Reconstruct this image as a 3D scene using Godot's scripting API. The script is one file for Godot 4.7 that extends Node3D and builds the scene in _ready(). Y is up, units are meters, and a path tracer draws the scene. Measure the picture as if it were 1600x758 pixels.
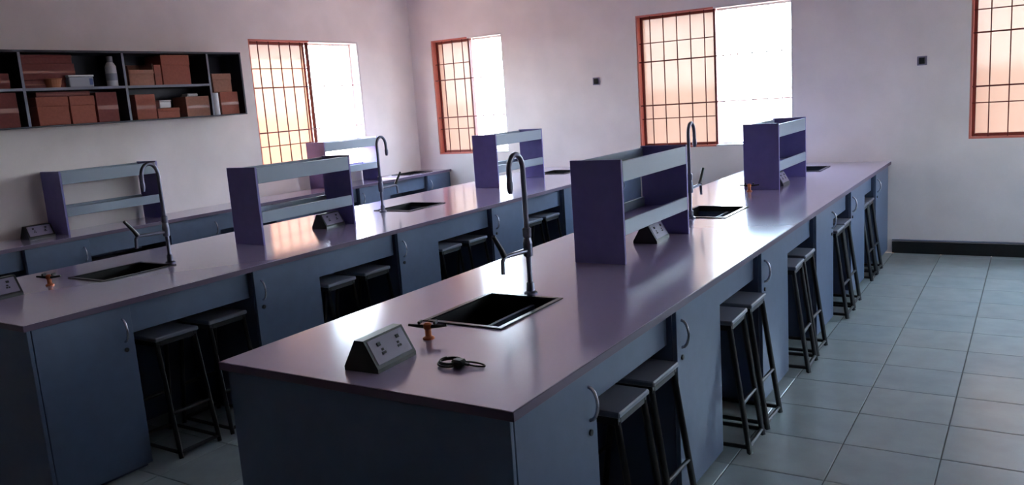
extends Node3D
# A school science laboratory: two island benches and one wall bench run towards the window wall.
# x runs along the window wall, -z towards it; y = 0 is the top of the floor tiles.

const WALL_L := -6.986
const WALL_R := 3.2
const WALL_B := -8.685
const WALL_F := 6.0
const CEIL := 3.2
const THICK := 0.22
const TOP := 0.9          # height of every worktop
const SLAB := 0.03
const SILL := 1.0935
const HEAD := 2.5529

var M := {}
var used := {}
var shared := {}

# ---------------------------------------------------------------- materials
func mat(called: String, c: Color, rough := 0.6, metal := 0.0, spec := 0.5) -> StandardMaterial3D:
	var m := StandardMaterial3D.new()
	m.resource_name = called
	m.albedo_color = c
	m.roughness = rough
	m.metallic = metal
	m.metallic_specular = spec
	M[called] = m
	return m

func noise_tex(seed_value: int, freq: float, lo: Color, hi: Color, size := 256, octaves := 4) -> NoiseTexture2D:
	var n := FastNoiseLite.new()
	n.seed = seed_value
	n.frequency = freq
	n.fractal_octaves = octaves
	var t := NoiseTexture2D.new()
	t.width = size
	t.height = size
	t.seamless = true
	t.noise = n
	var g := Gradient.new()
	g.set_color(0, lo)
	g.set_color(1, hi)
	t.color_ramp = g
	return t

func grain(m: StandardMaterial3D, seed_value: int, freq: float, amount: float, scale: float) -> void:
	m.albedo_texture = noise_tex(seed_value, freq, Color(1 - amount, 1 - amount, 1 - amount), Color.WHITE)
	m.uv1_triplanar = true
	m.uv1_world_triplanar = true
	m.uv1_scale = Vector3.ONE * scale

func make_materials() -> void:
	grain(mat("wall_paint", Color(0.94, 0.89, 0.872), 0.75), 3, 0.012, 0.05, 0.5)
	mat("ceiling_paint", Color(0.92, 0.91, 0.90), 0.85)
	mat("lining", Color(0.82, 0.47, 0.41), 0.5)
	mat("bar_paint", Color(0.40, 0.14, 0.13), 0.55)
	mat("sash_metal", Color(0.52, 0.24, 0.20), 0.45)
	mat("screen_frame", Color(0.86, 0.83, 0.82), 0.5)
	var g := mat("amber_glass", Color(0.51, 0.39, 0.33, 0.915), 0.3)
	g.transparency = BaseMaterial3D.TRANSPARENCY_ALPHA
	g.backlight_enabled = true
	g.backlight = Color(0.64, 0.53, 0.46)
	var n := mat("net", Color(0.93, 0.90, 0.91, 0.15), 0.9)
	n.transparency = BaseMaterial3D.TRANSPARENCY_ALPHA
	n.backlight_enabled = true
	n.backlight = Color(0.95, 0.92, 0.93)
	var t := mat("laminate_top", Color(0.74, 0.665, 0.79), 0.16, 0.0, 0.75)
	t.clearcoat_enabled = true
	t.clearcoat = 0.8
	t.clearcoat_roughness = 0.15
	mat("top_edge", Color(0.34, 0.27, 0.36), 0.4)
	grain(mat("door_laminate", Color(0.345, 0.40, 0.50), 0.42), 21, 0.03, 0.05, 1.2)
	mat("carcass", Color(0.27, 0.31, 0.41), 0.6)
	grain(mat("rack_end", Color(0.47, 0.44, 0.67), 0.5), 31, 0.03, 0.06, 1.3)
	mat("rack_board", Color(0.52, 0.565, 0.62), 0.45)
	mat("chrome", Color(0.72, 0.72, 0.76), 0.25, 0.9)
	mat("tap_metal", Color(0.42, 0.42, 0.48), 0.3, 0.85)
	mat("black_plastic", Color(0.035, 0.035, 0.045), 0.4)
	mat("sink_black", Color(0.03, 0.03, 0.04), 0.35)
	mat("sink_rim", Color(0.13, 0.13, 0.15), 0.22)
	mat("socket_plate", Color(0.50, 0.46, 0.54), 0.4)
	mat("socket_hole", Color(0.06, 0.05, 0.07), 0.6)
	mat("brass", Color(0.70, 0.40, 0.26), 0.35, 0.7)
	mat("stool_frame", Color(0.035, 0.035, 0.05), 0.45)
	mat("stool_seat", Color(0.44, 0.45, 0.50), 0.45)
	mat("baseboard_black", Color(0.05, 0.045, 0.055), 0.35)
	mat("grout", Color(0.31, 0.31, 0.31), 0.9)
	var tones := [Color(0.645, 0.68, 0.68), Color(0.66, 0.695, 0.695), Color(0.63, 0.67, 0.675), Color(0.65, 0.675, 0.67)]
	for k in 4:
		grain(mat("tile_%d" % k, tones[k], 0.22), 40 + k, 0.02, 0.07, 0.8)
	mat("shelf_board", Color(0.13, 0.13, 0.20), 0.5)
	mat("shelf_edge", Color(0.46, 0.47, 0.53), 0.45)
	grain(mat("cardboard_red", Color(0.50, 0.25, 0.23), 0.85), 51, 0.04, 0.10, 3.0)
	grain(mat("cardboard_brown", Color(0.64, 0.36, 0.29), 0.85), 52, 0.04, 0.10, 3.0)
	grain(mat("cardboard_tan", Color(0.66, 0.46, 0.38), 0.85), 53, 0.04, 0.10, 3.0)
	mat("tape", Color(0.55, 0.27, 0.19), 0.3)
	mat("white_plastic", Color(0.80, 0.79, 0.80), 0.4)
	mat("grey_plastic", Color(0.56, 0.57, 0.62), 0.4)
	mat("blue_print", Color(0.30, 0.36, 0.56), 0.5)
	mat("wicker", Color(0.66, 0.42, 0.30), 0.8)
	mat("dark_cloth", Color(0.12, 0.12, 0.20), 0.9)
	grain(mat("sand", Color(0.40, 0.30, 0.23), 0.95), 61, 0.02, 0.12, 0.15)

# ---------------------------------------------------------------- mesh helpers
func tri(st: SurfaceTool, a: Vector3, b: Vector3, c: Vector3) -> void:
	st.add_vertex(a); st.add_vertex(b); st.add_vertex(c)

func quad(st: SurfaceTool, a: Vector3, b: Vector3, c: Vector3, d: Vector3) -> void:
	tri(st, a, b, c)
	tri(st, a, c, d)

func new_st() -> SurfaceTool:
	var st := SurfaceTool.new()
	st.begin(Mesh.PRIMITIVE_TRIANGLES)
	st.set_smooth_group(-1)
	return st

func hull(st: SurfaceTool, c: Vector3, s: Vector3, ch: float) -> void:
	# a box with chamfered edges, centre c, size s
	var h := s * 0.5
	ch = minf(ch, minf(h.x, minf(h.y, h.z)) * 0.6)
	for ax in 3:
		for sg: float in [-1.0, 1.0]:
			var u := (ax + 1) % 3
			var v := (ax + 2) % 3
			var pts: Array[Vector3] = []
			for q in [[-1, -1], [1, -1], [1, 1], [-1, 1]]:
				var p := Vector3.ZERO
				p[ax] = sg * h[ax]
				p[u] = q[0] * (h[u] - ch)
				p[v] = q[1] * (h[v] - ch)
				pts.append(c + p)
			if sg > 0: quad(st, pts[3], pts[2], pts[1], pts[0])
			else: quad(st, pts[0], pts[1], pts[2], pts[3])
	if ch <= 0.0:
		return
	for ax in 3:                       # twelve chamfer strips, along axis ax
		var u := (ax + 1) % 3
		var v := (ax + 2) % 3
		for su: float in [-1.0, 1.0]:
			for sv: float in [-1.0, 1.0]:
				var p: Array[Vector3] = []
				for e in [[-1, 0], [1, 0], [1, 1], [-1, 1]]:
					var w := Vector3.ZERO
					w[ax] = e[0] * (h[ax] - ch)
					w[u] = su * (h[u] if e[1] == 0 else h[u] - ch)
					w[v] = sv * (h[v] - ch if e[1] == 0 else h[v])
					p.append(c + w)
				if su * sv > 0: quad(st, p[3], p[2], p[1], p[0])
				else: quad(st, p[0], p[1], p[2], p[3])
	for sx: float in [-1.0, 1.0]:
		for sy: float in [-1.0, 1.0]:
			for sz: float in [-1.0, 1.0]:
				var a := c + Vector3(sx * h.x, sy * (h.y - ch), sz * (h.z - ch))
				var b := c + Vector3(sx * (h.x - ch), sy * h.y, sz * (h.z - ch))
				var d := c + Vector3(sx * (h.x - ch), sy * (h.y - ch), sz * h.z)
				if sx * sy * sz > 0: tri(st, a, d, b)
				else: tri(st, a, b, d)

func span(st: SurfaceTool, a: Vector3, b: Vector3, ch := 0.0) -> void:
	hull(st, (a + b) * 0.5, (b - a).abs(), ch)

func tube(st: SurfaceTool, pts: Array, r: float, sides := 10, r2 := -1.0) -> void:
	var n := pts.size()
	var rings := []
	var ref := Vector3.UP
	var first: Vector3 = (pts[1] - pts[0]).normalized()
	if absf(first.dot(ref)) > 0.9: ref = Vector3.RIGHT
	var side := first.cross(ref).normalized()
	for i in n:
		var t: Vector3
		if i == 0: t = pts[1] - pts[0]
		elif i == n - 1: t = pts[i] - pts[i - 1]
		else: t = (pts[i + 1] - pts[i]).normalized() + (pts[i] - pts[i - 1]).normalized()
		t = t.normalized()
		side = (side - t * side.dot(t)).normalized()
		var up := t.cross(side)
		var rr := r if r2 < 0 else lerpf(r, r2, float(i) / (n - 1))
		var ring := []
		for k in sides:
			var an := TAU * k / sides
			ring.append(pts[i] + (side * cos(an) + up * sin(an)) * rr)
		rings.append(ring)
	st.set_smooth_group(0)
	for i in n - 1:
		for k in sides:
			var k2 := (k + 1) % sides
			quad(st, rings[i][k], rings[i + 1][k], rings[i + 1][k2], rings[i][k2])
	st.set_smooth_group(-1)
	for k in sides:
		var k2 := (k + 1) % sides
		tri(st, pts[0], rings[0][k], rings[0][k2])
		tri(st, pts[n - 1], rings[n - 1][k2], rings[n - 1][k])

func lathe(st: SurfaceTool, at: Vector3, prof: Array, sides := 16) -> void:
	# prof: [radius, height] from bottom to top
	st.set_smooth_group(-1)
	for i in prof.size() - 1:
		for k in sides:
			var a := TAU * k / sides
			var b := TAU * (k + 1) / sides
			var r0: float = prof[i][0]
			var r1: float = prof[i + 1][0]
			var y0: float = prof[i][1]
			var y1: float = prof[i + 1][1]
			var p := at + Vector3(cos(a) * r0, y0, sin(a) * r0)
			var q := at + Vector3(cos(b) * r0, y0, sin(b) * r0)
			var r := at + Vector3(cos(b) * r1, y1, sin(b) * r1)
			var s := at + Vector3(cos(a) * r1, y1, sin(a) * r1)
			if r0 > 1e-5: tri(st, p, q, r)
			if r1 > 1e-5: tri(st, p, r, s)

func done(st: SurfaceTool) -> ArrayMesh:
	st.generate_normals()
	return st.commit()

# ---------------------------------------------------------------- scene helpers
func numbered(called: String) -> String:
	if not used.has(called):
		used[called] = 0
		return called
	used[called] += 1
	return "%s_%03d" % [called, used[called]]

func tag(o: Node3D, label := "", category := "", group := "", kind := "") -> Node3D:
	if label: o.set_meta("label", label)
	if category: o.set_meta("category", category)
	if group: o.set_meta("group", group)
	if kind: o.set_meta("kind", kind)
	return o

func thing(called: String, label: String, category: String, at := Vector3.ZERO, turn := 0.0, group := "") -> Node3D:
	var o := Node3D.new()
	o.name = numbered(called)
	add_child(o)
	o.position = at
	o.rotation.y = turn
	tag(o, label, category, group)
	return o

func put(called: String, mesh: Mesh, m: Material, parent: Node3D, at := Vector3.ZERO, label := "") -> MeshInstance3D:
	var o := MeshInstance3D.new()
	o.name = called
	o.mesh = mesh
	o.material_override = m
	o.position = at
	parent.add_child(o, true)
	if label: o.set_meta("label", label)
	return o

func part(called: String, st: SurfaceTool, m: Material, parent: Node3D, label := "") -> MeshInstance3D:
	return put(called, done(st), m, parent, Vector3.ZERO, label)

func block(called: String, a: Vector3, b: Vector3, ch: float, m: Material, parent: Node3D, label := "") -> MeshInstance3D:
	# boxes of one size share a mesh
	var s := (b - a).abs()
	var key := "%.4f %.4f %.4f %.4f" % [s.x, s.y, s.z, ch]
	if not shared.has(key):
		var st := new_st()
		hull(st, Vector3.ZERO, s, ch)
		shared[key] = done(st)
	return put(called, shared[key], m, parent, (a + b) * 0.5, label)

func setting(called: String, st: SurfaceTool, m: Material, label: String, category: String) -> MeshInstance3D:
	var o := part(called, st, m, self)
	tag(o, label, category, "", "structure")
	return o

func copy(src: Node3D, label: String, at: Vector3, turn := 0.0) -> Node3D:
	var base := String(src.name).rstrip("0123456789").trim_suffix("_")
	var c: Node3D = src.duplicate()
	c.name = numbered(base)
	add_child(c)
	c.position = at
	c.rotation.y = turn
	c.set_meta("label", label)
	return c

# ---------------------------------------------------------------- the shell
func wall_boxes(st: SurfaceTool, lo: float, hi: float, holes: Array, place: Callable) -> void:
	# a wall from lo to hi along its run with window holes [from, to]; place(u, y, depth) gives the point
	var at := lo
	for h in holes:
		span(st, place.call(at, 0.0, 0.0), place.call(h[0], CEIL, THICK))
		span(st, place.call(h[0], 0.0, 0.0), place.call(h[1], SILL, THICK))
		span(st, place.call(h[0], HEAD, 0.0), place.call(h[1], CEIL, THICK))
		at = h[1]
	span(st, place.call(at, 0.0, 0.0), place.call(hi, CEIL, THICK))

func build_shell() -> void:
	var st := new_st()
	wall_boxes(st, WALL_L - THICK, WALL_R + THICK, [[-6.65, -5.56], [-3.794, -2.102], [-0.534, 1.16]], func(u, y, e): return Vector3(u, y, WALL_B - e))
	setting("wall_back", st, M.wall_paint, "cream painted wall with barred windows at the ends of the benches", "wall")
	st = new_st()
	wall_boxes(st, WALL_B, WALL_F, [[-7.673, -6.01]], func(u, y, e): return Vector3(WALL_L - e, y, u))
	setting("wall_left", st, M.wall_paint, "cream painted wall carrying the open shelf of cartons", "wall")
	st = new_st()
	wall_boxes(st, WALL_B, WALL_F, [[-8.3, -6.6]], func(u, y, e): return Vector3(WALL_R + e, y, u))
	setting("wall_right", st, M.wall_paint, "cream painted side wall along the tiled aisle", "wall")
	st = new_st()
	span(st, Vector3(WALL_L - THICK, 0, WALL_F), Vector3(WALL_R + THICK, CEIL, WALL_F + THICK))
	setting("wall_front", st, M.wall_paint, "plain cream wall facing the window wall", "wall")
	st = new_st()
	span(st, Vector3(WALL_L - 0.5, CEIL, WALL_B - 0.5), Vector3(WALL_R + 0.5, CEIL + 0.2, WALL_F + 0.5))
	setting("ceiling", st, M.ceiling_paint, "flat white painted ceiling slab", "ceiling")
	# skirting: a black band at the foot of the window wall with a thin raised lip
	var b := Node3D.new()
	b.name = "baseboard_back"
	add_child(b)
	tag(b, "black skirting along the foot of the window wall", "baseboard", "", "structure")
	block("skirting_band", Vector3(-1.17, 0, WALL_B), Vector3(WALL_R, 0.115, WALL_B + 0.016), 0.003, M.baseboard_black, b)
	block("skirting_lip", Vector3(-1.17, 0.122, WALL_B), Vector3(WALL_R, 0.137, WALL_B + 0.012), 0.003, M.shelf_edge, b, "thin grey lip above the black band")
	build_floor()
	st = new_st()
	span(st, Vector3(-150, -0.5, -220), Vector3(150, -0.16, 120))
	setting("ground", st, M.sand, "pale sandy yard outside the windows", "ground")

func build_floor() -> void:
	var f := Node3D.new()
	f.name = "floor"
	add_child(f)
	tag(f, "floor of large pale grey tiles with dark joints", "floor", "", "structure")
	block("floor_slab", Vector3(WALL_L, -0.15, WALL_B), Vector3(WALL_R, -0.005, WALL_F), 0.0, M.grout, f)
	var pitch := 0.42
	var gap := 0.0025
	var rest := new_st()
	var rng := RandomNumberGenerator.new()
	rng.seed = 5
	var count := 0
	for i in range(-17, 10):
		for k in range(-17, 24):
			var x0 := maxf(-0.32 + i * pitch + gap, WALL_L)
			var x1 := minf(-0.32 + (i + 1) * pitch - gap, WALL_R)
			var z0 := maxf(-3.951 + k * pitch + gap, WALL_B)
			var z1 := minf(-3.951 + (k + 1) * pitch - gap, WALL_F)
			if x1 - x0 < 0.01 or z1 - z0 < 0.01:
				continue
			var tone := rng.randi() % 4
			var a := Vector3(x0, -0.012, z0)
			var b := Vector3(x1, 0.0, z1)
			var seen_right := x1 > -1.3 and x0 < 0.7 and z0 < -2.0
			var seen_aisle := x1 > -3.85 and x0 < -2.3 and z0 < -1.6 and z1 > -4.2
			if (seen_right or seen_aisle) and count < 300:
				count += 1
				block("tile", a, b, 0.0022, M["tile_%d" % tone], f)
			else:
				span(rest, a, b, 0.0)
	var r := part("tile_field", rest, M.tile_0, f)
	r.set_meta("kind", "stuff")

# ---------------------------------------------------------------- windows
func window(called: String, label: String, at: Vector3, turn: float, w: float) -> void:
	# local x along the opening, -z outwards; the origin is the lower corner of the opening on the inner face
	var o := Node3D.new()
	o.name = called
	add_child(o)
	o.position = at
	o.rotation.y = turn
	tag(o, label, "window", "", "structure")
	var h := HEAD - SILL
	var t := 0.018
	block("jamb", Vector3(0, 0, -0.215), Vector3(t, h, -0.004), 0.002, M.lining, o, "coral painted jamb")
	block("jamb", Vector3(w - t, 0, -0.215), Vector3(w, h, -0.004), 0.002, M.screen_frame, o, "pale jamb")
	for y: float in [0.0, h - t]:
		var nm := "sill" if y < 0.1 else "head"
		block(nm, Vector3(t, y, -0.215), Vector3(w * 0.52, y + t, -0.004), 0.002, M.lining, o, "coral painted board")
		block(nm, Vector3(w * 0.52, y, -0.215), Vector3(w - t, y + t, -0.004), 0.002, M.screen_frame, o, "pale board")
	# two horizontal bars and the meeting post on the room side
	for y: float in [0.474, 0.952]:
		block("bar", Vector3(t, y - 0.007, -0.03), Vector3(w * 0.52, y + 0.007, -0.018), 0.002, M.bar_paint, o)
		block("bar", Vector3(w * 0.52, y - 0.005, -0.029), Vector3(w - t, y + 0.005, -0.019), 0.002, M.bar_paint, o)
	block("meeting_post", Vector3(w * 0.52 - 0.012, t, -0.07), Vector3(w * 0.52 + 0.012, h - t, -0.03), 0.003, M.bar_paint, o)
	# sliding sash with amber glass, pushed to one half
	var sash := Node3D.new()
	sash.name = "sash"
	o.add_child(sash, true)
	var x1 := w * 0.52
	for s in [t, x1 - 0.028]:
		block("stile", Vector3(s, t, -0.11), Vector3(s + 0.028, h - t, -0.085), 0.003, M.sash_metal, sash)
	for y in [t, h - t - 0.028]:
		block("rail", Vector3(t + 0.028, y, -0.11), Vector3(x1 - 0.028, y + 0.028, -0.085), 0.003, M.sash_metal, sash)
	block("pane", Vector3(t + 0.028, t + 0.028, -0.099), Vector3(x1 - 0.028, h - t - 0.028, -0.096), 0.0, M.amber_glass, sash, "amber tinted glass")
	# white insect screen over the open half
	var scr := Node3D.new()
	scr.name = "insect_screen"
	o.add_child(scr, true)
	block("stile", Vector3(w - t - 0.02, t, -0.14), Vector3(w - t, h - t, -0.12), 0.003, M.screen_frame, scr)
	for y in [t, h - t - 0.02]:
		block("rail", Vector3(x1, y, -0.14), Vector3(w - t - 0.02, y + 0.02, -0.12), 0.003, M.screen_frame, scr)
	block("net", Vector3(x1, t + 0.02, -0.131), Vector3(w - t - 0.02, h - t - 0.02, -0.1295), 0.0, M.net, scr, "fine white mesh")
	# thin welded bars: two more rails and the uprights, inside the glass on one half and outside the net on the other
	for y: float in [0.325, 1.155]:
		block("bar", Vector3(t, y - 0.005, -0.052), Vector3(w * 0.52 - 0.012, y + 0.005, -0.042), 0.001, M.bar_paint, o)
		block("bar", Vector3(w * 0.52, y - 0.005, -0.19), Vector3(w - t, y + 0.005, -0.18), 0.001, M.bar_paint, o)
	var n := int(round(w / 0.155))
	for k in range(1, n):
		var x := w * k / n
		var zb := -0.042 if x < w * 0.5 else -0.18
		block("bar", Vector3(x - 0.005, t, zb), Vector3(x + 0.005, h - t, zb + 0.01), 0.001, M.bar_paint, o)

func build_windows() -> void:
	window("window_1", "barred window on the shelf wall, half covered by amber glass", Vector3(WALL_L, SILL, -6.01), PI / 2, 1.663)
	window("window_2", "narrow barred window next to the room corner", Vector3(-6.65, SILL, WALL_B), 0, 1.09)
	window("window_3", "wide barred window behind the tall island racks", Vector3(-3.794, SILL, WALL_B), 0, 1.692)
	window("window_4", "barred window beyond the small wall switch over the aisle", Vector3(-0.534, SILL, WALL_B), 0, 1.694)
	window("window_5", "barred side window near the window wall", Vector3(WALL_R, SILL, -8.3), -PI / 2, 1.7)

# ---------------------------------------------------------------- benches
func worktop(bench: String, label: String, x0: float, x1: float, z0: float, sinks: Array, knees: Array, faces: Array) -> Node3D:
	# slab from x0 to x1 and from the window wall to z0, holes [xa, xb, za, zb], knee spaces [near z, far z]
	var o := thing("worktop", label, "worktop")
	var st := new_st()
	var y0 := TOP - SLAB
	var zf := WALL_B + 0.002
	var e := 0.004
	var prev := zf
	sinks.sort_custom(func(a, b): return a[2] < b[2])
	for s in sinks:
		span(st, Vector3(x0 + e, y0, prev), Vector3(x1 - e, TOP, s[2]))
		span(st, Vector3(x0 + e, y0, s[2]), Vector3(s[0], TOP, s[3]))
		span(st, Vector3(s[1], y0, s[2]), Vector3(x1 - e, TOP, s[3]))
		prev = s[3]
	span(st, Vector3(x0 + e, y0, prev), Vector3(x1 - e, TOP, z0 - e))
	part("slab", st, M.laminate_top, o)
	block("edge_band", Vector3(x1 - e, y0, zf), Vector3(x1, TOP - 0.001, z0), 0.0015, M.top_edge, o, "darker edge band")
	block("edge_band", Vector3(x0 + e, y0, z0 - e), Vector3(x1 - e, TOP - 0.001, z0), 0.0015, M.top_edge, o, "darker edge band")
	if faces.size() > 1:
		block("edge_band", Vector3(x0, y0, zf), Vector3(x0 + e, TOP - 0.001, z0), 0.0015, M.top_edge, o, "darker edge band")
	var order := ["first", "second", "third", "fourth", "fifth"]
	for i in knees.size():
		var k: Array = knees[i]
		for f in faces:
			if f[1] < 0:
				continue
			var d := -0.018
			var r := block("knee_rail", Vector3(f[0] - 0.045, 0.71, k[1] + 0.003), Vector3(f[0] - 0.045 + d, y0, k[0] - 0.003), 0.002, M.door_laminate, self)
			r.name = numbered("knee_rail")
			tag(r, "grey blue rail over the %s knee space of the %s" % [order[i], bench], "rail", "rails over the knee spaces")
		var c := (x0 + x1) * 0.5 if faces.size() > 1 else x0 + 0.03
		var b := block("knee_board", Vector3(c - 0.009, 0.0, k[1] + 0.003), Vector3(c + 0.009, y0, k[0] - 0.003), 0.001, M.carcass, self)
		b.name = numbered("knee_board")
		tag(b, "grey blue board at the back of the %s knee space of the %s" % [order[i], bench], "board", "boards closing the knee spaces")
	return o

func cabinet(label: String, group: String, x0: float, x1: float, zn: float, zf: float, both: bool, hinge_far: bool, dark_end: bool) -> void:
	# one floor cabinet under a worktop, door towards +x (and a second one towards -x on an island); zn near end, zf far end
	var o := thing("bench_cabinet", label, "cabinet", Vector3((x0 + x1) * 0.5, 0, (zn + zf) * 0.5), 0, group)
	var c := o.position
	var hx := (x1 - x0) * 0.5
	var hz := (zn - zf) * 0.5
	var y1 := TOP - SLAB
	var back := -hx + (0.02 if both else 0.0)
	var near := hz - (0.018 if dark_end else 0.0)
	var st0 := new_st()
	span(st0, Vector3(back, 0.06, -hz), Vector3(hx - 0.02, y1, -hz + 0.018), 0.001)
	span(st0, Vector3(back, 0.06, near - 0.018), Vector3(hx - 0.02, y1, near), 0.001)
	span(st0, Vector3(back, 0.06, -hz + 0.018), Vector3(hx - 0.02, 0.078, near - 0.018), 0.0)
	if not both:
		span(st0, Vector3(back, 0.078, -hz + 0.018), Vector3(back + 0.008, y1, near - 0.018), 0.0)
	part("carcass", st0, M.carcass, o)
	block("plinth", Vector3(back + 0.03, 0.0, -hz + 0.005), Vector3(hx - 0.05, 0.06, near - 0.005), 0.0, M.carcass, o)
	if dark_end:
		block("end_panel", Vector3(-hx, 0.0, hz - 0.018), Vector3(hx, y1, hz), 0.002, M.door_laminate, o)
	var sides := [1.0, -1.0] if both else [1.0]
	for s: float in sides:
		var za := -hz + 0.004
		var zb := near - 0.004
		var xa: float = s * (hx - 0.019)
		var xb: float = s * hx
		var door := block("door", Vector3(minf(xa, xb), 0.03, za), Vector3(maxf(xa, xb), y1 - 0.004, zb), 0.002, M.door_laminate, o)
		# bow handle and lock beside the free edge of the door
		var zh := (zb - 0.05) if not hinge_far else (za + 0.05)
		if s < 0: zh = -zh
		var off := door.position
		var st := new_st()
		var pts := []
		for k in 9:
			var an := PI * k / 8.0
			pts.append(Vector3(xb + s * 0.032 * sin(an), 0.745 - 0.058 * cos(an), zh) - off)
		tube(st, pts, 0.006, 8)
		part("handle", st, M.chrome, door, "bowed chrome handle")
		var lk := new_st()
		tube(lk, [Vector3(xb - s * 0.002, 0.645, zh) - off, Vector3(xb + s * 0.006, 0.645, zh) - off], 0.011, 12)
		part("lock", lk, M.black_plastic, door, "small round lock")

func sink(label: String, s: Array) -> void:
	# basin hung in the worktop; s = [xa, xb, za, zb]
	var c := Vector3((s[0] + s[1]) * 0.5, TOP, (s[2] + s[3]) * 0.5)
	var o := thing("laboratory_sink", label, "sink", c, 0, "black bench sinks")
	var hx: float = (s[1] - s[0]) * 0.5
	var hz: float = (s[3] - s[2]) * 0.5
	var st := new_st()
	var r := 0.016
	span(st, Vector3(-hx - r, 0, -hz - r), Vector3(-hx + 0.006, 0.006, hz + r), 0.002)
	span(st, Vector3(hx - 0.006, 0, -hz - r), Vector3(hx + r, 0.006, hz + r), 0.002)
	span(st, Vector3(-hx + 0.006, 0, -hz - r), Vector3(hx - 0.006, 0.006, -hz + 0.006), 0.002)
	span(st, Vector3(-hx + 0.006, 0, hz - 0.006), Vector3(hx - 0.006, 0.006, hz + r), 0.002)
	part("rim", st, M.sink_rim, o, "slim dark rim")
	var b := new_st()
	var w := 0.006
	var dp := -0.2
	span(b, Vector3(-hx, dp, -hz), Vector3(-hx + w, 0, hz))
	span(b, Vector3(hx - w, dp, -hz), Vector3(hx, 0, hz))
	span(b, Vector3(-hx + w, dp, -hz), Vector3(hx - w, 0, -hz + w))
	span(b, Vector3(-hx + w, dp, hz - w), Vector3(hx - w, 0, hz))
	span(b, Vector3(-hx, dp - w, -hz), Vector3(hx, dp, hz))
	part("basin", b, M.sink_black, o, "black basin")
	var dr := new_st()
	lathe(dr, Vector3(0, dp, 0), [[0.03, 0], [0.03, 0.004], [0.02, 0.004], [0.018, 0.001], [0.0, 0.001]])
	part("drain", dr, M.chrome, o)

func gooseneck(label: String, at: Vector3, turn: float) -> Node3D:
	# swan neck tap; the spout and the side outlet point to local +z
	var o := thing("gooseneck_tap", label, "tap", at, turn, "tall laboratory taps")
	var st := new_st()
	lathe(st, Vector3.ZERO, [[0.03, 0], [0.03, 0.008], [0.019, 0.014], [0.017, 0.05], [0.012, 0.055], [0.0, 0.055]])
	part("base", st, M.tap_metal, o)
	st = new_st()
	var pts := [Vector3(0, 0.05, 0), Vector3(0, 0.3, 0), Vector3(0, 0.545, 0)]
	var r := 0.055
	for k in range(1, 13):
		var a := PI * k / 12.0
		pts.append(Vector3(0, 0.545 + r * 1.25 * sin(a), r - r * cos(a)))
	pts.append(Vector3(0, 0.5, 2 * r + 0.002))
	tube(st, pts, 0.0115, 12)
	part("neck", st, M.tap_metal, o)
	st = new_st()
	lathe(st, Vector3(0, 0.455, 2 * r + 0.002), [[0.0, 0], [0.009, 0], [0.014, 0.02], [0.014, 0.05], [0.0, 0.05]], 12)
	part("nozzle", st, M.tap_metal, o)
	st = new_st()
	lathe(st, Vector3.ZERO, [[0.012, 0.165], [0.02, 0.17], [0.021, 0.225], [0.016, 0.25], [0.019, 0.255], [0.019, 0.29], [0.012, 0.295]], 14)
	part("valve_body", st, M.tap_metal, o)
	st = new_st()
	tube(st, [Vector3(0, 0.195, 0.01), Vector3(0, 0.197, 0.1), Vector3(0, 0.2, 0.19), Vector3(0, 0.185, 0.205), Vector3(0, 0.13, 0.208)], 0.0105, 10, 0.009)
	part("side_outlet", st, M.tap_metal, o)
	st = new_st()
	tube(st, [Vector3(0, 0.205, 0.19), Vector3(0, 0.235, 0.21), Vector3(0, 0.3, 0.262)], 0.013, 10, 0.009)
	part("lever", st, M.black_plastic, o, "black lever")
	return o

func rack(label: String, at: Vector3) -> Node3D:
	# two tier open reagent rack, length along z
	var o := thing("reagent_rack", label, "rack", at, 0, "two tier reagent racks")
	var L := 0.44
	var D := 0.14
	var H := 0.52
	for s: float in [-1.0, 1.0]:
		block("end_panel", Vector3(-D, 0, s * L - 0.009), Vector3(D, H, s * L + 0.009), 0.002, M.rack_end, o, "indigo end panel")
	var l := L - 0.0095
	for s: float in [-1.0, 1.0]:
		var xa: float = s * D
		var xb: float = s * (D - 0.016)
		block("fascia", Vector3(minf(xa, xb), 0.41, -l), Vector3(maxf(xa, xb), 0.51, l), 0.002, M.rack_board, o, "pale grey rail")
		block("fascia", Vector3(minf(xa, xb), 0.145, -l), Vector3(maxf(xa, xb), 0.22, l), 0.002, M.rack_board, o, "pale grey rail")
	block("top_board", Vector3(-D + 0.017, 0.415, -l), Vector3(D - 0.017, 0.43, l), 0.0, M.rack_end, o)
	block("shelf", Vector3(-D + 0.017, 0.15, -l), Vector3(D - 0.017, 0.168, l), 0.0, M.rack_end, o)
	return o

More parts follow.
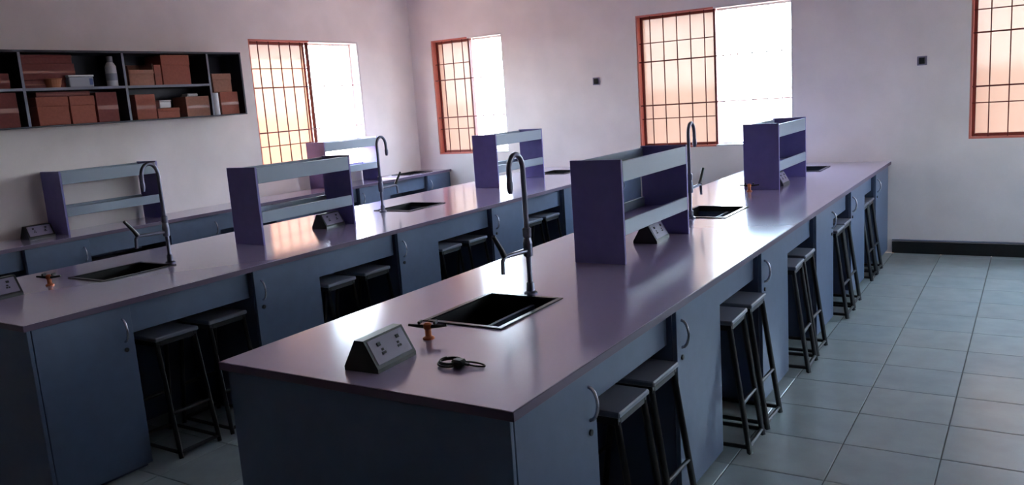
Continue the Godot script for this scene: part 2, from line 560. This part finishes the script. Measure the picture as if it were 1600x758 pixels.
func socket_box(label: String, at: Vector3, turn := 0.0) -> Node3D:
	# tent shaped double sided power socket, length along z
	var o := thing("bench_socket", label, "socket", at, turn, "bench power sockets")
	var L := 0.105
	var B := 0.07
	var T := 0.018
	var H := 0.105
	var st := new_st()
	var p := [Vector2(-B, 0), Vector2(-B, 0.014), Vector2(-T, H), Vector2(T, H), Vector2(B, 0.014), Vector2(B, 0)]
	for i in 6:
		var a: Vector2 = p[i]
		var b: Vector2 = p[(i + 1) % 6]
		quad(st, Vector3(a.x, a.y, L), Vector3(a.x, a.y, -L), Vector3(b.x, b.y, -L), Vector3(b.x, b.y, L))
	for i in range(1, 5):
		tri(st, Vector3(p[0].x, p[0].y, L), Vector3(p[i].x, p[i].y, L), Vector3(p[i + 1].x, p[i + 1].y, L))
		tri(st, Vector3(p[0].x, p[0].y, -L), Vector3(p[i + 1].x, p[i + 1].y, -L), Vector3(p[i].x, p[i].y, -L))
	part("housing", st, M.black_plastic, o, "black tent shaped housing")
	for s: float in [-1.0, 1.0]:
		var lo := Vector3(s * B, 0.014, 0)
		var up := (Vector3(s * T, H, 0) - lo)
		var n := Vector3(up.y, -up.x, 0).normalized() * s
		if n.x * s < 0: n = -n
		var basis := Basis(up.normalized(), n, Vector3(0, 0, 1))
		if basis.determinant() < 0: basis = Basis(up.normalized(), n, Vector3(0, 0, -1))
		var mid := lo + up * 0.52
		var fp := block("face_plate", Vector3(-0.043, -0.002, -L + 0.012), Vector3(0.043, 0.003, L - 0.012), 0.0015, M.socket_plate, o, "grey sloping face plate")
		fp.transform = Transform3D(basis, mid)
		for k: float in [-1.0, 1.0]:
			for q in [[0.0, 0.012, 0.005], [-0.012, 0.006, 0.004], [-0.012, 0.018, 0.004]]:
				block("socket_hole", Vector3(q[0] - 0.004, 0.0025, k * (0.03 + q[1]) - q[2]), Vector3(q[0] + 0.004, 0.0042, k * (0.03 + q[1]) + q[2]), 0.0, M.socket_hole, fp)
			block("rocker_switch", Vector3(0.014, 0.003, k * 0.05 - 0.008), Vector3(0.026, 0.007, k * 0.05 + 0.008), 0.001, M.socket_hole, fp)
	return o

func gas_tap(label: String, at: Vector3, turn := 0.0) -> Node3D:
	var o := thing("gas_tap", label, "gas tap", at, turn, "brass bench gas taps")
	var st := new_st()
	lathe(st, Vector3.ZERO, [[0.022, 0], [0.022, 0.006], [0.012, 0.012], [0.012, 0.035], [0.016, 0.04], [0.016, 0.056], [0.008, 0.062], [0, 0.062]], 14)
	part("turret", st, M.brass, o)
	for s: float in [-1.0, 1.0]:
		var q := new_st()
		tube(q, [Vector3(s * 0.012, 0.046, 0), Vector3(s * 0.04, 0.048, 0.0), Vector3(s * 0.075, 0.052, 0.0)], 0.008, 8, 0.005)
		part("hose_nozzle", q, M.black_plastic, o, "ribbed dark nozzle")
		var k := new_st()
		span(k, Vector3(s * 0.03 - 0.005, 0.056, -0.018), Vector3(s * 0.03 + 0.005, 0.068, 0.012), 0.002)
		part("lever", k, M.black_plastic, o)
	return o

func stool(label: String, group: String, at: Vector3, turn: float) -> Node3D:
	if shared.has("stool"):
		var src: Node3D = shared.stool
		var c := copy(src, label, at, turn)
		c.set_meta("group", group)
		return c
	var o := thing("laboratory_stool", label, "stool", at, turn, group)
	shared.stool = o
	block("seat", Vector3(-0.15, 0.628, -0.132), Vector3(0.15, 0.65, 0.132), 0.005, M.stool_seat, o, "pale grey board seat")
	var st := new_st()
	span(st, Vector3(-0.14, 0.6, -0.125), Vector3(0.14, 0.628, -0.103), 0.002)
	span(st, Vector3(-0.14, 0.6, 0.103), Vector3(0.14, 0.628, 0.125), 0.002)
	span(st, Vector3(-0.14, 0.6, -0.103), Vector3(-0.118, 0.628, 0.103), 0.002)
	span(st, Vector3(0.118, 0.6, -0.103), Vector3(0.14, 0.628, 0.103), 0.002)
	part("seat_frame", st, M.stool_frame, o)
	for sx: float in [-1.0, 1.0]:
		for sz: float in [-1.0, 1.0]:
			var lg := new_st()
			tube(lg, [Vector3(sx * 0.13, 0.61, sz * 0.114), Vector3(sx * 0.215, 0.0, sz * 0.122)], 0.0145, 4)
			part("leg", lg, M.stool_frame, o)
	for sz: float in [-1.0, 1.0]:
		var a := new_st()
		tube(a, [Vector3(-0.21, 0.03, sz * 0.122), Vector3(0.21, 0.03, sz * 0.122)], 0.011, 4)
		part("runner", a, M.stool_frame, o)
	for y: float in [0.03, 0.24]:
		for sx: float in [-1.0, 1.0]:
			var xx: float = sx * lerpf(0.215, 0.13, y / 0.61)
			var zz := lerpf(0.122, 0.114, y / 0.61)
			var b := new_st()
			tube(b, [Vector3(xx, y, -zz), Vector3(xx, y, zz)], 0.011, 4)
			part("stretcher", b, M.stool_frame, o)
	return o

func build_benches() -> void:
	# main island
	var ms := [[-2.02, -1.68, -2.925, -2.47], [-2.02, -1.68, -5.6, -5.12], [-2.02, -1.68, -8.27, -7.86]]
	var mk := [[-2.32, -3.05], [-3.60, -4.28], [-4.83, -5.57], [-6.11, -6.78], [-7.38, -7.96]]
	worktop("cable island", "lilac grey worktop of the island bench with the coiled black cable", -2.423, -1.1846, -1.779, ms, mk, [[-1.206, 1], [-2.402, -1]])
	var mu := [[-1.795, -2.32, true], [-3.05, -3.60, false], [-4.28, -4.83, false], [-5.57, -6.11, true], [-6.78, -7.38, false], [-7.96, -8.675, false]]
	var ml := ["grey blue cabinet at the free end of the cable island", "second cabinet from the free end of the cable island", "third cabinet from the free end of the cable island", "fourth cabinet from the free end of the cable island", "fifth cabinet from the free end of the cable island", "cabinet of the cable island against the window wall"]
	for i in 6:
		cabinet(ml[i], "cabinets under the cable island", -2.397, -1.21, mu[i][0], mu[i][1], true, mu[i][2], i == 0)
	# middle island
	var cs := [[-4.70, -4.37, -2.985, -2.55], [-4.68, -4.32, -5.63, -5.17], [-4.70, -4.37, -8.27, -7.9]]
	var ck := [[-2.33, -3.10], [-3.62, -4.39], [-4.86, -5.60], [-6.13, -6.85], [-7.40, -8.1]]
	worktop("middle island", "lilac grey worktop of the middle island between the two other benches", -5.1274, -3.7797, -1.80, cs, ck, [[-3.80, 1], [-5.107, -1]])
	var cu := [[-1.82, -2.33, true], [-3.10, -3.62, false], [-4.39, -4.86, false], [-5.60, -6.13, false], [-6.85, -7.40, true], [-8.1, -8.675, false]]
	var cl := ["grey blue cabinet at the free end of the middle island", "second cabinet from the free end of the middle island", "third cabinet from the free end of the middle island", "fourth cabinet from the free end of the middle island", "fifth cabinet from the free end of the middle island", "cabinet of the middle island against the window wall"]
	for i in 6:
		cabinet(cl[i], "cabinets under the middle island", -5.102, -3.803, cu[i][0], cu[i][1], true, cu[i][2], i == 0)
	# wall bench
	var ls := [[-6.88, -6.6, -8.4, -7.98]]
	var lk := [[-2.45, -3.2], [-3.72, -4.46], [-5.0, -5.68], [-6.2, -6.93], [-7.46, -8.19]]
	worktop("wall bench", "lilac grey worktop of the bench along the shelf wall", WALL_L + 0.001, -6.481, -1.9, ls, lk, [[-6.50, 1]])
	var lu := [[-1.92, -2.45, true], [-3.2, -3.72, true], [-4.46, -5.0, true], [-5.68, -6.2, true], [-6.93, -7.46, false], [-8.19, -8.675, false]]
	var ll := ["grey blue cabinet at the open end of the wall bench", "cabinet of the wall bench under the rack below the carton shelf", "cabinet of the wall bench below the shelf's last column", "cabinet of the wall bench just before the amber window", "cabinet of the wall bench under the rack at the window", "cabinet of the wall bench in the room corner"]
	for i in 6:
		cabinet(ll[i], "cabinets under the wall bench", WALL_L + 0.002, -6.503, lu[i][0], lu[i][1], false, lu[i][2], i == 0)
	sink("black sink in front of the coiled cable on the island worktop", ms[2])
	sink("black sink halfway along the cable island between its two racks", ms[1])
	sink("black sink at the window end of the cable island", ms[0])
	sink("black sink near the free end of the middle island", cs[2])
	sink("black sink halfway along the middle island between its two racks", cs[1])
	sink("black sink at the window end of the middle island", cs[0])
	sink("black sink in the wall bench at the room corner", ls[0])

func build_bench_things() -> void:
	var t := gooseneck("dark swan neck tap rising behind the cable island's first sink", Vector3(-1.85, TOP, -2.985), 0)
	copy(t, "swan neck tap between the two racks of the cable island", Vector3(-1.885, TOP, -5.075), PI)
	copy(t, "swan neck tap at the first sink of the middle island", Vector3(-4.46, TOP, -3.035), 0)
	copy(t, "swan neck tap between the two racks of the middle island", Vector3(-4.56, TOP, -5.12), PI)
	var r := rack("indigo ended reagent rack next to the first sink of the cable island", Vector3(-1.835, TOP, -4.085))
	copy(r, "reagent rack at the window end of the cable island", Vector3(-1.835, TOP, -6.985))
	copy(r, "reagent rack next to the first sink of the middle island", Vector3(-4.47, TOP, -4.1))
	copy(r, "reagent rack at the window end of the middle island", Vector3(-4.56, TOP, -7.12))
	copy(r, "reagent rack on the wall bench below the carton shelf", Vector3(-6.83, TOP, -4.11))
	copy(r, "reagent rack on the wall bench in front of the amber window", Vector3(-6.83, TOP, -7.09))
	var s := socket_box("tent shaped black socket box beside the coiled cable", Vector3(-1.845, TOP, -1.99), 0.06)
	copy(s, "tent shaped socket box under the cable island's first rack", Vector3(-1.83, TOP, -4.29), 0.05)
	copy(s, "tent shaped socket box under the cable island's window end rack", Vector3(-1.79, TOP, -6.86), 0.0)
	copy(s, "tent shaped socket box under the middle island's first rack", Vector3(-4.46, TOP, -4.39), 0.08)
	copy(s, "tent shaped socket box by the middle island's first sink", Vector3(-4.59, TOP, -2.08), 0.05)
	copy(s, "tent shaped socket box on the wall bench beside the rack", Vector3(-6.85, TOP, -3.5), 0.0)
	var g := gas_tap("brass gas tap between sink and socket box on the cable island", Vector3(-1.86, TOP, -2.27), 0.3)
	copy(g, "brass gas tap beside the middle island's first sink", Vector3(-4.62, TOP, -2.38), 0.4)
	copy(g, "brass gas tap in front of the cable island's window end rack", Vector3(-1.9, TOP, -6.43), 0.2)
	# the coiled cable with its plug
	var c := thing("cable_coil", "small black coiled cable with a plug lying on the worktop", "cable", Vector3(-1.57, TOP, -2.05))
	var st := new_st()
	var pts := []
	for k in 60:
		var a := TAU * 2.6 * k / 59.0
		var rr := 0.035 + 0.004 * sin(a * 0.7)
		pts.append(Vector3(-0.03 + rr * cos(a) * 1.05, 0.005 + 0.0065 * k / 59.0 * 2.0, rr * sin(a)))
	tube(st, pts, 0.0032, 6)
	part("coil", st, M.black_plastic, c)
	st = new_st()
	pts = []
	for k in 30:
		var a := TAU * k / 29.0
		pts.append(Vector3(0.055 + 0.042 * cos(a), 0.006 + 0.004 * sin(a * 0.5), -0.015 + 0.014 * sin(a)))
	tube(st, pts, 0.0032, 6)
	part("loop", st, M.black_plastic, c)
	block("plug", Vector3(-0.012, 0.0, -0.014), Vector3(0.03, 0.026, 0.022), 0.006, M.black_plastic, c)
	block("strain_relief", Vector3(0.03, 0.006, -0.004), Vector3(0.05, 0.016, 0.008), 0.003, M.black_plastic, c)

func build_stools() -> void:
	var g := "stools pushed under the cable island"
	var row := [[-1.335, -2.57, 0.0, "stool under the cable island beside its free end cabinet"], [-1.345, -2.90, 0.0, "second stool from the free end under the cable island"],
		[-1.325, -3.785, 0.03, "third stool from the free end under the cable island"], [-1.325, -4.11, 0.0, "fourth stool from the free end under the cable island"],
		[-1.335, -5.02, 0.05, "fifth stool from the free end under the cable island"], [-1.35, -5.36, 0.0, "sixth stool from the free end under the cable island"],
		[-1.34, -6.29, 0.0, "seventh stool from the free end under the cable island"], [-1.35, -6.605, 0.0, "eighth stool from the free end under the cable island"],
		[-1.37, -7.53, 0.0, "last stool but one towards the window under the cable island"], [-1.37, -7.81, 0.0, "stool nearest the window wall under the cable island"]]
	for q in row:
		stool(q[3], g, Vector3(q[0], 0, q[1]), q[2])
	g = "stools pushed under the middle island"
	row = [[-3.97, -2.58, 0.0, "stool under the middle island beside its free end cabinet"], [-3.98, -2.92, 0.0, "second stool from the free end under the middle island"],
		[-3.97, -3.83, 0.0, "third stool from the free end under the middle island"], [-3.97, -4.18, 0.0, "fourth stool from the free end under the middle island"],
		[-3.97, -5.05, 0.0, "fifth stool from the free end under the middle island"], [-3.97, -5.41, 0.0, "sixth stool from the free end under the middle island"],
		[-3.97, -6.33, 0.0, "seventh stool from the free end under the middle island"], [-3.97, -6.65, 0.0, "eighth stool from the free end under the middle island"]]
	for q in row:
		stool(q[3], g, Vector3(q[0], 0, q[1]), q[2])
	g = "stools pushed under the wall bench"
	row = [[-6.66, -3.92, 0.0, "stool under the wall bench below the carton shelf"], [-6.66, -4.26, 0.0, "second stool under the wall bench below the carton shelf"]]
	for q in row:
		stool(q[3], g, Vector3(q[0], 0, q[1]), q[2])

# ---------------------------------------------------------------- wall shelf and its contents
func carton(label: String, y: float, z0: float, z1: float, h: float, d: float, m: Material, style: String, back := 0.0) -> void:
	# a cardboard box standing on a shelf; z0 near end, z1 far end, front face towards +x
	var xf := -6.70 - back
	var o := thing("carton", label, "box", Vector3(xf - d * 0.5, y, (z0 + z1) * 0.5), 0, "cartons on the wall shelf")
	var hz := absf(z0 - z1) * 0.5 - 0.002
	var hd := d * 0.5
	if style == "lid":
		block("body", Vector3(-hd + 0.003, 0, -hz + 0.003), Vector3(hd - 0.003, h - 0.002, hz - 0.003), 0.003, m, o)
		block("lid", Vector3(-hd, h * 0.66, -hz), Vector3(hd, h, hz), 0.003, m, o)
	elif style == "open":
		var st := new_st()
		span(st, Vector3(-hd, 0, -hz), Vector3(hd, 0.004, hz))
		span(st, Vector3(-hd, 0, -hz), Vector3(-hd + 0.004, h, hz))
		span(st, Vector3(hd - 0.004, 0, -hz), Vector3(hd, h * 0.72, hz))
		span(st, Vector3(-hd, 0, -hz), Vector3(hd, h, -hz + 0.004))
		span(st, Vector3(-hd, 0, hz - 0.004), Vector3(hd, h * 0.9, hz))
		part("body", st, m, o)
		var f := new_st()
		quad(f, Vector3(hd, h * 0.72, hz), Vector3(hd, h * 0.72, -hz), Vector3(hd + 0.012, h * 0.55, -hz), Vector3(hd + 0.012, h * 0.55, hz))
		quad(f, Vector3(hd + 0.012, h * 0.55, hz), Vector3(hd + 0.012, h * 0.55, -hz), Vector3(hd + 0.001, h * 0.56, -hz), Vector3(hd + 0.001, h * 0.56, hz))
		part("flap", f, m, o)
	else:
		block("body", Vector3(-hd, 0, -hz), Vector3(hd, h, hz), 0.003, m, o)
		block("tape", Vector3(hd - 0.001, h * 0.42, -hz + 0.001), Vector3(hd + 0.0015, h * 0.55, hz - 0.001), 0.0, M.tape, o, "strip of brown tape")

func build_shelf() -> void:
	var o := thing("carton_shelf", "dark open wall shelf divided into bays and filled with cartons", "shelf", Vector3(WALL_L, 1.78, -4.2))
	var zr := -5.64 + 4.2
	var zl := -2.72 + 4.2
	var D := 0.30
	var H := 0.605
	block("back_board", Vector3(0.001, 0.0, zr), Vector3(0.012, H, zl), 0.0, M.shelf_board, o)
	block("top_board", Vector3(0.012, H - 0.018, zr), Vector3(D, H, zl), 0.002, M.shelf_board, o)
	block("bottom_board", Vector3(0.012, 0.0, zr), Vector3(D, 0.012, zl), 0.002, M.shelf_board, o)
	for z: float in [-5.631, -5.24, -4.37, -3.50, -2.73]:
		block("divider", Vector3(0.012, 0.012, z + 4.2 - 0.009), Vector3(D - 0.004, H - 0.018, z + 4.2 + 0.009), 0.0, M.shelf_board, o)
		if z > -5.6:
			block("edge_strip", Vector3(D - 0.004, 0.012, z + 4.2 - 0.011), Vector3(D, H - 0.018, z + 4.2 + 0.011), 0.001, M.shelf_edge, o, "pale edge strip")
	for q in [[-5.24, -4.37], [-4.37, -3.50], [-3.50, -2.73]]:
		var a: float = q[0] + 4.2 + 0.009
		var b: float = q[1] + 4.2 - 0.009
		block("shelf", Vector3(0.012, 0.29, a), Vector3(D - 0.004, 0.308, b), 0.0, M.shelf_board, o)
		block("edge_strip", Vector3(D - 0.004, 0.288, a + 0.003), Vector3(D, 0.31, b - 0.003), 0.001, M.shelf_edge, o, "pale edge strip")
	var lo := 1.792
	var up := 2.088
	# bay beyond the frame edge
	carton("tall red brown carton in the shelf's end bay below", lo, -3.13, -3.45, 0.27, 0.24, M.cardboard_red, "tape", 0.02)
	carton("red brown carton on the upper board of the shelf's end bay", up, -3.15, -3.42, 0.12, 0.22, M.cardboard_red, "tape", 0.02)
	# first full bay, below: two cartons with lids side by side, a third one taller
	carton("lidded red brown carton beside the divider on the shelf's lower board", lo, -3.58, -3.845, 0.225, 0.24, M.cardboard_brown, "lid")
	carton("lidded red brown carton between two others on the shelf's lower board", lo, -3.85, -4.07, 0.225, 0.24, M.cardboard_brown, "lid")
	carton("upright red brown carton leaning by the second divider, lower board", lo, -4.09, -4.285, 0.25, 0.22, M.cardboard_red, "tape", 0.015)
	carton("flat red carton lying across the two lidded cartons", lo + 0.2255, -3.60, -4.05, 0.04, 0.2, M.cardboard_red, "tape", 0.02)
	# first full bay, above
	carton("long flat red carton at the bottom of the upper stack", up, -3.53, -3.97, 0.065, 0.22, M.cardboard_red, "tape", 0.06)
	carton("long red carton in the middle of the upper stack", up + 0.0655, -3.53, -3.97, 0.13, 0.22, M.cardboard_red, "plain_tape", 0.05)
	carton("long flat red carton on top of the upper stack", up + 0.196, -3.53, -3.96, 0.07, 0.22, M.cardboard_red, "lid", 0.05)
	var w := thing("wicker_basket", "small round tan basket standing before the red cartons", "basket", Vector3(-6.755, up, -3.77), 0, "small things on the wall shelf")
	var st := new_st()
	lathe(st, Vector3.ZERO, [[0.0, 0.0], [0.05, 0.0], [0.062, 0.035], [0.068, 0.07], [0.062, 0.07], [0.056, 0.035], [0.045, 0.006], [0.0, 0.006]], 20)
	part("bowl", st, M.wicker, w)
	st = new_st()
	var ring := []
	for k in 25:
		ring.append(Vector3(0.066 * cos(TAU * k / 24.0), 0.071, 0.066 * sin(TAU * k / 24.0)))
	tube(st, ring, 0.006, 6)
	part("rim", st, M.wicker, w)
	var tub := thing("plastic_tub", "pale grey plastic tub with a lid on the upper shelf", "tub", Vector3(-6.77, up, -3.985), 0, "small things on the wall shelf")
	block("body", Vector3(-0.065, 0, -0.105), Vector3(0.065, 0.085, 0.105), 0.006, M.grey_plastic, tub)
	block("lid", Vector3(-0.069, 0.085, -0.11), Vector3(0.069, 0.1, 0.11), 0.003, M.white_plastic, tub)
	block("print", Vector3(0.0645, 0.018, -0.098), Vector3(0.0662, 0.07, -0.068), 0.0, M.blue_print, tub, "blue printed mark")
	var bt := thing("white_bottle", "tall white bottle at the end of the upper shelf", "bottle", Vector3(-6.75, up, -4.285), 0, "small things on the wall shelf")
	st = new_st()
	lathe(st, Vector3.ZERO, [[0.0, 0.0], [0.042, 0.0], [0.045, 0.006], [0.045, 0.17], [0.03, 0.2], [0.022, 0.205], [0.0, 0.205]], 20)
	part("body", st, M.white_plastic, bt)
	st = new_st()
	lathe(st, Vector3(0, 0.205, 0), [[0.0, 0.0], [0.027, 0.0], [0.027, 0.045], [0.024, 0.05], [0.0, 0.05]], 16)
	part("cap", st, M.grey_plastic, bt)
	st = new_st()
	lathe(st, Vector3(0, 0.05, 0), [[0.0455, 0.0], [0.0462, 0.001], [0.0462, 0.06], [0.0455, 0.061]], 20)
	part("paper_label", st, M.grey_plastic, bt)
	# second bay, above
	carton("open tan carton with a folded flap on the upper shelf", up, -4.41, -4.66, 0.19, 0.2, M.cardboard_tan, "open", 0.0)
	carton("narrow tan carton wedged between the open and the tall carton", up, -4.665, -4.738, 0.18, 0.2, M.cardboard_brown, "tape", 0.0)
	carton("tall orange brown carton with tape on the upper shelf", up, -4.745, -5.05, 0.268, 0.24, M.cardboard_brown, "lid", 0.0)
	# second bay, below
	carton("orange brown carton at the divider on the lower board", lo, -4.44, -4.64, 0.22, 0.22, M.cardboard_brown, "tape", 0.0)
	carton("low flat brown carton under the white tin", lo, -4.645, -4.88, 0.09, 0.2, M.cardboard_brown, "lid", 0.0)
	var wt := thing("white_tin", "small white tin on the low flat carton", "tin", Vector3(-6.76, lo + 0.0905, -4.75), 0, "small things on the wall shelf")
	block("body", Vector3(-0.04, 0, -0.06), Vector3(0.04, 0.058, 0.06), 0.006, M.white_plastic, wt)
	block("lid", Vector3(-0.042, 0.058, -0.062), Vector3(0.042, 0.072, 0.062), 0.003, M.white_plastic, wt)
	carton("cube shaped tan carton with a white packet on top", lo, -4.96, -5.222, 0.185, 0.2, M.cardboard_tan, "tape", 0.01)
	var pk := thing("paper_packet", "flat white packet on the cube shaped carton", "packet", Vector3(-6.78, lo + 0.1855, -5.065), 0.1, "small things on the wall shelf")
	block("wrapper", Vector3(-0.045, 0, -0.062), Vector3(0.045, 0.028, 0.062), 0.008, M.white_plastic, pk)
	block("flap", Vector3(-0.045, 0.0, 0.062), Vector3(0.045, 0.006, 0.074), 0.001, M.white_plastic, pk)
	# last narrow column
	carton("pink brown carton at the bottom of the shelf's narrow column", lo, -5.36, -5.575, 0.215, 0.2, M.cardboard_brown, "tape", 0.02)
	carton("pink brown carton stacked on another in the narrow column", lo + 0.2155, -5.3, -5.53, 0.178, 0.2, M.cardboard_tan, "lid", 0.03)
	var rl := thing("paper_roll", "tall white paper roll standing in the shelf's narrow column", "roll", Vector3(-6.75, lo, -5.305), 0, "small things on the wall shelf")
	st = new_st()
	lathe(st, Vector3.ZERO, [[0.012, 0.0], [0.044, 0.0], [0.046, 0.003], [0.046, 0.207], [0.044, 0.21], [0.012, 0.21]], 20)
	part("paper", st, M.white_plastic, rl)
	st = new_st()
	lathe(st, Vector3.ZERO, [[0.009, 0.002], [0.012, 0.002], [0.012, 0.212], [0.009, 0.212]], 14)
	part("core", st, M.cardboard_tan, rl)

func wall_switch(label: String, at: Vector3) -> Node3D:
	var o := thing("wall_switch", label, "switch", at, 0, "small wall switches")
	block("back_box", Vector3(-0.042, -0.042, 0), Vector3(0.042, 0.042, 0.012), 0.003, M.socket_plate, o)
	block("rocker", Vector3(-0.026, -0.03, 0.0125), Vector3(0.026, 0.03, 0.024), 0.004, M.black_plastic, o, "dark rocker")
	return o

# ---------------------------------------------------------------- start
func _ready() -> void:
	var cam := Camera3D.new()
	cam.name = "camera"
	cam.fov = 2.0 * rad_to_deg(atan(379.0 / 1284.16))
	cam.near = 0.05
	cam.far = 600.0
	add_child(cam)
	cam.transform = Transform3D(Basis(Vector3.UP, 0.574) * Basis(Vector3.RIGHT, -0.172) * Basis(Vector3.BACK, -0.0699), Vector3(0, 1.7425, 0))
	cam.current = true

	var env := Environment.new()
	env.background_mode = Environment.BG_SKY
	var sm := ProceduralSkyMaterial.new()
	sm.sky_top_color = Color(0.64, 0.79, 0.92)
	sm.sky_horizon_color = Color(0.87, 0.91, 0.92)
	sm.sky_curve = 0.2
	sm.ground_horizon_color = Color(0.9, 0.8, 0.7)
	sm.ground_bottom_color = Color(0.7, 0.6, 0.5)
	sm.sky_energy_multiplier = 3.4
	sm.sun_angle_max = 1.0
	var sky := Sky.new()
	sky.sky_material = sm
	env.sky = sky
	env.tonemap_mode = Environment.TONE_MAPPER_LINEAR
	env.tonemap_exposure = 3.2
	env.sdfgi_enabled = true
	env.ssao_enabled = true
	env.ssil_enabled = true
	var we := WorldEnvironment.new()
	we.name = "environment"
	we.environment = env
	add_child(we)

	var sun := DirectionalLight3D.new()
	sun.name = "sun"
	sun.light_color = Color(1.0, 0.88, 0.76)
	sun.light_energy = 9.0
	sun.light_angular_distance = 1.5
	sun.shadow_enabled = true
	sun.sky_mode = DirectionalLight3D.SKY_MODE_LIGHT_ONLY
	add_child(sun)
	sun.rotation = Vector3(deg_to_rad(-58), deg_to_rad(-90), 0)

	make_materials()
	build_shell()
	build_windows()
	build_benches()
	build_shelf()
	build_bench_things()
	build_stools()
	var ws := wall_switch("small dark switch between the corner window and the wide window", Vector3(-4.306, 1.882, WALL_B))
	copy(ws, "small dark switch on the wall above the tiled aisle", Vector3(-0.929, 1.834, WALL_B))
